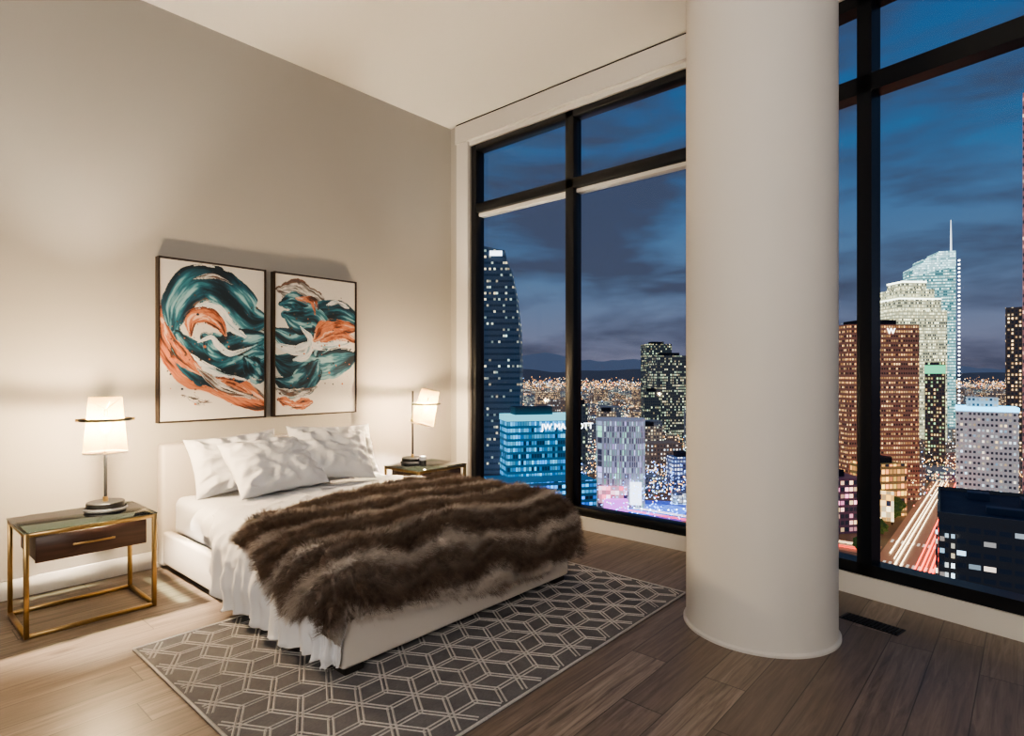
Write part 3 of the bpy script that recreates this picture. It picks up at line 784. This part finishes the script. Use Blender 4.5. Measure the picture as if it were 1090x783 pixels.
vsb = {0: ([], []), 1: ([], []), 2: ([], [])}
def addbox(k, E, Nn, w, d, h, rot):
    vs, fs = vsb[k]; b0 = len(vs); c, s = math.cos(rot), math.sin(rot)
    for z in (0, h):
        for sx, sy in ((-1, -1), (1, -1), (1, 1), (-1, 1)):
            x, y = sx*w/2, sy*d/2; vs.append((E+x*c-y*s, Nn+x*s+y*c, z))
    fs += [(b0+4, b0+5, b0+6, b0+7)]+[(b0+i, b0+(i+1) % 4, b0+4+(i+1) % 4, b0+4+i) for i in range(4)]
gr = math.radians(12)
for i in range(-16, 90):
    for j in range(4, 110):
        gx, gy = i*50+random.uniform(-6, 6), j*50+random.uniform(-6, 6)
        E, Nn = gx*math.cos(gr)-gy*math.sin(gr)+0, gx*math.sin(gr)+gy*math.cos(gr)
        k = E/max(Nn, 1)
        if Nn < 470 or k < -.12 or k > 1.0: continue
        if .30 < k < .54 and random.random() < .8: continue
        if abs(k-.737) < .05 and Nn < 520: continue
        h = random.choice((6, 9, 12, 16, 22, 28))*random.uniform(.7, 1.3)
        if random.random() < .06 and 600 < Nn < 2200: h = random.uniform(35, 60)
        addbox(random.randint(0, 2), E, Nn, random.uniform(16, 38), random.uniform(16, 38), h, gr)
ce = empty('city_blocks', CW(0, 0, G)); ce.rotation_euler = (0, 0, YAW)
mats = [facade('lowrise_a', (.13, .10, .09), 3.0, 3.4, .55, WARM, WARM2, 1.6, .25, .3, 40, .5),
        facade('lowrise_b', (.09, .10, .13), 3.2, 3.4, .45, WARM2, (.7, 1, .8), 1.4, .25, .3, 41, .5),
        facade('lowrise_c', (.12, .09, .08), 3.6, 3.6, .5, WARM, COOL, 1.7, .3, .3, 42, .5)]
for k in range(3): mesh_obj('blocks_%d' % k, *vsb[k], mats[k], ce)
for nm, colr, st, cnt, zr in (('street_lights_amber', (1, .45, .12), 8, 10500, (4, 18)), ('street_lights_white', (1, .85, .6), 8, 3600, (4, 24)), ('street_lights_colour', (.25, .5, 1), 9, 700, (4, 26)), ('traffic_lights_red', (1, .1, .05), 8, 1000, (2, 8)), ('plaza_festoon_lights', (.18, .38, 1), 9, 420, (2, 26))):
    vs, fs = [], []
    for _ in range(cnt):
        if nm == 'plaza_festoon_lights':
            E = random.uniform(40, 150); Nn = random.uniform(350, 500)
            if 58 < E < 100 and Nn > 412: Nn -= 90
        else:
            k = random.choice((random.uniform(-.1, .32), random.uniform(.54, .92)))
            Nn = 420*math.exp(random.random()**.95*2.3)
            if random.random() < .6 and Nn < 2500:
                Nn = round(Nn/50)*50+random.uniform(-4, 4)
            E = k*Nn
        s = .26+.00044*Nn*random.uniform(.4, 1.2); z = random.uniform(*zr)
        if Nn > 2600: z += (Nn-2600)*.030*random.random()**1.5+12
        b0 = len(vs)
        vs += [(E+s, Nn, z), (E-s, Nn, z), (E, Nn+s, z), (E, Nn-s, z), (E, Nn, z+s), (E, Nn, z-s)]
        for a in (4, 5):
            for p, q in ((0, 2), (2, 1), (1, 3), (3, 0)): fs.append((b0+p, b0+q, b0+a))
    mesh_obj(nm, vs, fs, emis(nm, colr, st), ce)
gm_, nt, b = newmat('city_ground')
tc = nt.nodes.new('ShaderNodeTexCoord'); nz = nt.nodes.new('ShaderNodeTexNoise'); nz.inputs['Scale'].default_value = .012; nz.inputs['Detail'].default_value = 5
nt.links.new(tc.outputs['Object'], nz.inputs[0])
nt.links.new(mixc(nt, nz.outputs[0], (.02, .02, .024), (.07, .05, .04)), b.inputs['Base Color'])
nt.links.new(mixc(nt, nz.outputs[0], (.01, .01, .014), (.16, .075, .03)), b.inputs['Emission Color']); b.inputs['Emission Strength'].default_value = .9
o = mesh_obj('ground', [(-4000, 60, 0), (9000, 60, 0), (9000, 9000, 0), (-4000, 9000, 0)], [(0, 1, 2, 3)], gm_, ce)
def ridge(name, Nn, hgt, seed, mat, d=600):
    vs, fs = [], []; n = 120
    for i in range(n+1):
        E = -2500+i*(Nn*1.2+2500)/n
        h = hgt*(.75+.5*noise.noise(Vector((E*.0011, seed, 0)))+.16*noise.noise(Vector((E*.004, seed, 3))))
        if E > Nn*.35: h *= 1-.35*sst(Nn*.35, Nn*.6, E)
        vs += [(E, Nn-d, 0), (E, Nn, h), (E, Nn+d, 0)]
    for i in range(n):
        a = i*3; fs += [(a, a+3, a+4, a+1), (a+1, a+4, a+5, a+2)]
    mesh_obj(name, vs, fs, mat, ce, True)
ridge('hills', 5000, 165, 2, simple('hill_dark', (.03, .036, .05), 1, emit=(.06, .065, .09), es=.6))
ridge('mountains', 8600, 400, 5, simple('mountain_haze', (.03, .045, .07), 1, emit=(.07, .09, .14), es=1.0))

sE, sN = Vector((186, 281)), Vector((345, 470))
dv = (sN-sE).normalized(); nv_ = Vector((-dv.y, dv.x))
def strip(name, c0, c1, off, w, z, mat):
    p = [c0+nv_*(off-w/2), c0+nv_*(off+w/2), c1+nv_*(off+w/2), c1+nv_*(off-w/2)]
    return mesh_obj(name, [(q.x, q.y, z) for q in p], [(3, 2, 1, 0)], mat, ce)
strip('road', sE-dv*120, sN+dv*300, 0, 28, .05, simple('asphalt_glow', (.12, .10, .09), .5, emit=(.5, .2, .1), es=.5))  # light on the road put in as warm emission of the asphalt
tr, tw = emis('trail_red', (1, .05, .02), 9.0), emis('trail_white', (1, .75, .42), 7.0)
for k, of in enumerate((-11, -9.6, -7.5, -5.8, -3.6)): strip('tail_trail_%d' % k, sE-dv*(60-k*9), sN+dv*200, of, .5+.25*(k % 2), .7, tr)
for k, of in enumerate((2.5, 5, 6.6, 9.6)): strip('head_trail_%d' % k, sE+dv*(5+k*10), sN+dv*200, of, .45+.2*(k % 2), .7, tw)
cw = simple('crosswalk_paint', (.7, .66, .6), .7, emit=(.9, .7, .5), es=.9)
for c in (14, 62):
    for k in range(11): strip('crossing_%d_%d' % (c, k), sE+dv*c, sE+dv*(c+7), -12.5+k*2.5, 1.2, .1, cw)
def quad(name, a, b_, w, z, mat):
    d = (b_-a).normalized(); nn = Vector((-d.y, d.x))*w/2
    return mesh_obj(name, [(q.x, q.y, z) for q in (a-nn, b_-nn, b_+nn, a+nn)], [(0, 1, 2, 3)], mat, ce)
asph = bpy.data.materials['asphalt_glow']
quad('cross_road', sE+dv*38+nv_*15, sE+dv*38+nv_*180, 22, .04, asph)
for k, of in enumerate((-6, -3, 3, 6)): quad('cross_trail_%d' % k, sE+dv*(38+of)+nv_*18, sE+dv*(38+of)+nv_*170, .6, .7, tr if k < 2 else tw)
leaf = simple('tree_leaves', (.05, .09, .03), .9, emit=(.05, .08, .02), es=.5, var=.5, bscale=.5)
trunk = simple('tree_trunk', (.05, .035, .02), .9)
def tree(E, Nn, r):
    e = site('street_tree', E, Nn)
    lathe('trunk', [(.4, 0), (.25, 6)], trunk, e, seg=8)
    bm = bmesh.new(); bmesh.ops.create_icosphere(bm, subdivisions=3, radius=r)
    for v_ in bm.verts:
        v_.co *= 1+.35*noise.noise(v_.co*.5+Vector((E, 0, 0)))+.2*noise.noise(v_.co*1.3); v_.co.z = v_.co.z*.8+6+r*.6
    me = bpy.data.meshes.new('crown'); bm.to_mesh(me); bm.free(); me.materials.append(leaf)
    link(bpy.data.objects.new('crown', me), e)
for off, al in ((19, 14), (19, 58), (18, 108), (19, 130), (-18, 70), (-19, 92), (-18, 120), (20, 152)):
    q = sE+dv*al+nv_*off; tree(q.x, q.y, random.uniform(4.0, 5.6))
tower('shopfront_block', 240, 266, -60, 408, facade('shop_yellow', (.2, .14, .06), 3, 5, .8, (1, .6, .1), (1, .3, .1), 1.6, .1, .2, 50, .5), 10)
tower('shopfront_block', 176, 212, -62, 368, facade('shop_mag', (.1, .05, .08), 3, 4, .5, (1, .3, .5), (1, .7, .3), 1.3, .1, .2, 51, .4), 10)
tower('shopfront_block', 268, 294, -68, 450, facade('shop_c', (.15, .11, .08), 3, 4, .6, WARM, WARM2, 1.6, .15, .25, 52, .4), 10)
t = site('street_billboard', 222, 354, -30)
bbox('panel', 12, 1, 18, facade('billboard_amber', (1, .45, .05), 2.4, 3.4, .85, (1, .5, .06), (1, .85, .5), 1.4, .03, .03, 61, 1.2), t, 0, 0, 8); bbox('pole', 1.2, 1, 8, trunk, t)
pl = empty('ice_rink', CW(102, 415, G)); pl.rotation_euler = (0, 0, YAW)
icem, nt, b = newmat('rink_blue')
tc = nt.nodes.new('ShaderNodeTexCoord'); vo = nt.nodes.new('ShaderNodeTexVoronoi'); vo.inputs['Scale'].default_value = .35
nt.links.new(tc.outputs['Object'], vo.inputs[0])
nt.links.new(mixc(nt, vo.outputs['Distance'], (.20, .4, 1), (.0, .04, .6)), b.inputs['Emission Color']); b.inputs['Emission Strength'].default_value = 1.6
b.inputs['Base Color'].default_value = (.05, .1, .4, 1)
o = prism('ice', [(22*math.cos(a), 16*math.sin(a)) for a in [i*math.pi/16 for i in range(32)]], .1, .6, icem, pl); fixn(o)
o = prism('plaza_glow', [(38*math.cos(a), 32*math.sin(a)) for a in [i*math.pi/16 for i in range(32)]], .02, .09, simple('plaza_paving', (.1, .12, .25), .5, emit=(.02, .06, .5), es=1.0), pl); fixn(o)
pw = emis('post_white', (.7, .85, 1), 8)
for k in range(26):
    a = k*2*math.pi/26; lathe('post_light', [(.0, 4), (.7, 4.6), (0, 5.2)], pw, pl, seg=8, loc=(25*math.cos(a), 19*math.sin(a), 0), caps=False)
bbox('plaza_stage', 16, 6, 9, emis('stage_magenta', (.7, .15, .8), 2.2), pl, -30, -6, 0)
bbox('plaza_pavilion', 14, 8, 8, facade('pav', (.1, .1, .15), 3, 3, .8, (.3, .6, 1), (1, 1, 1), 1.6, .1, .1, 60, .3), pl, 24, 22, 0)

# ------------------------------------------------------------------ world: dusk sky
w = bpy.data.worlds.new('dusk_sky'); scene.world = w; w.use_nodes = True; nt = w.node_tree
bg = nt.nodes['Background']
tc = nt.nodes.new('ShaderNodeTexCoord'); sp = nt.nodes.new('ShaderNodeSeparateXYZ'); nt.links.new(tc.outputs['Generated'], sp.inputs[0])
rp = nt.nodes.new('ShaderNodeValToRGB'); cr = rp.color_ramp
z01 = mth(nt, 'MULTIPLY', mth(nt, 'MAXIMUM', sp.outputs[2], 0), 1.6)
nt.links.new(z01, rp.inputs[0])
cr.elements[0].position = 0; cr.elements[0].color = (*lin((122, 118, 134)), 1)
cr.elements[1].position = 1; cr.elements[1].color = (*lin((34, 78, 128)), 1)
for p, c in ((.10, (114, 120, 142)), (.25, (92, 118, 148)), (.5, (60, 106, 148))):
    el = cr.elements.new(p); el.color = (*lin(c), 1)
mp = nt.nodes.new('ShaderNodeMapping'); mp.inputs['Scale'].default_value = (2.0, 2.0, 8.5); mp.inputs['Rotation'].default_value = (.12, .05, .3)
nt.links.new(tc.outputs['Generated'], mp.inputs[0])
nz = nt.nodes.new('ShaderNodeTexNoise'); nz.inputs['Scale'].default_value = 1.6; nz.inputs['Detail'].default_value = 7; nz.inputs['Roughness'].default_value = .55; nz.inputs['Distortion'].default_value = .3
nt.links.new(mp.outputs[0], nz.inputs[0])
cl = nt.nodes.new('ShaderNodeMapRange'); cl.inputs[1].default_value = .40; cl.inputs[2].default_value = .59; nt.links.new(nz.outputs[0], cl.inputs[0])
c = mixc(nt, mth(nt, 'MULTIPLY', cl.outputs[0], .88), rp.outputs[0], lin((72, 75, 92)))
nt.links.new(c, bg.inputs[0]); bg.inputs[1].default_value = 1.1

# ------------------------------------------------------------------ interior fill lights
def area(name, loc, target, size, energy, color):
    l = bpy.data.lights.new(name, 'AREA'); l.shape = 'DISK'; l.size = size; l.energy = energy; l.color = color
    o = bpy.data.objects.new(name, l); link(o); o.location = loc
    d = Vector(target)-Vector(loc); o.rotation_euler = d.to_track_quat('-Z', 'Y').to_euler(); return o
area('room_fill', (6.2, -6.6, 3.0), (3.0, -2.0, .1), 1.8, 55, (1, .94, .87))  # unseen fill light added behind the camera, aimed at the bed
area('ceiling_fill', (5.2, -5.6, 1.9), (4.2, -3.4, 4.05), 1.4, 95, (1, .92, .83))  # added upward fill to brighten the ceiling, not a fixture

# ------------------------------------------------------------------ camera
cam = bpy.data.cameras.new('camera'); co = bpy.data.objects.new('camera', cam); link(co)
co.location = CAM; co.rotation_euler = (math.pi/2, 0, YAW)
cam.sensor_width = 36; cam.lens = 628/1090*36; cam.shift_y = 5.5/1090; cam.clip_end = 30000; cam.clip_start = .05
scene.camera = co
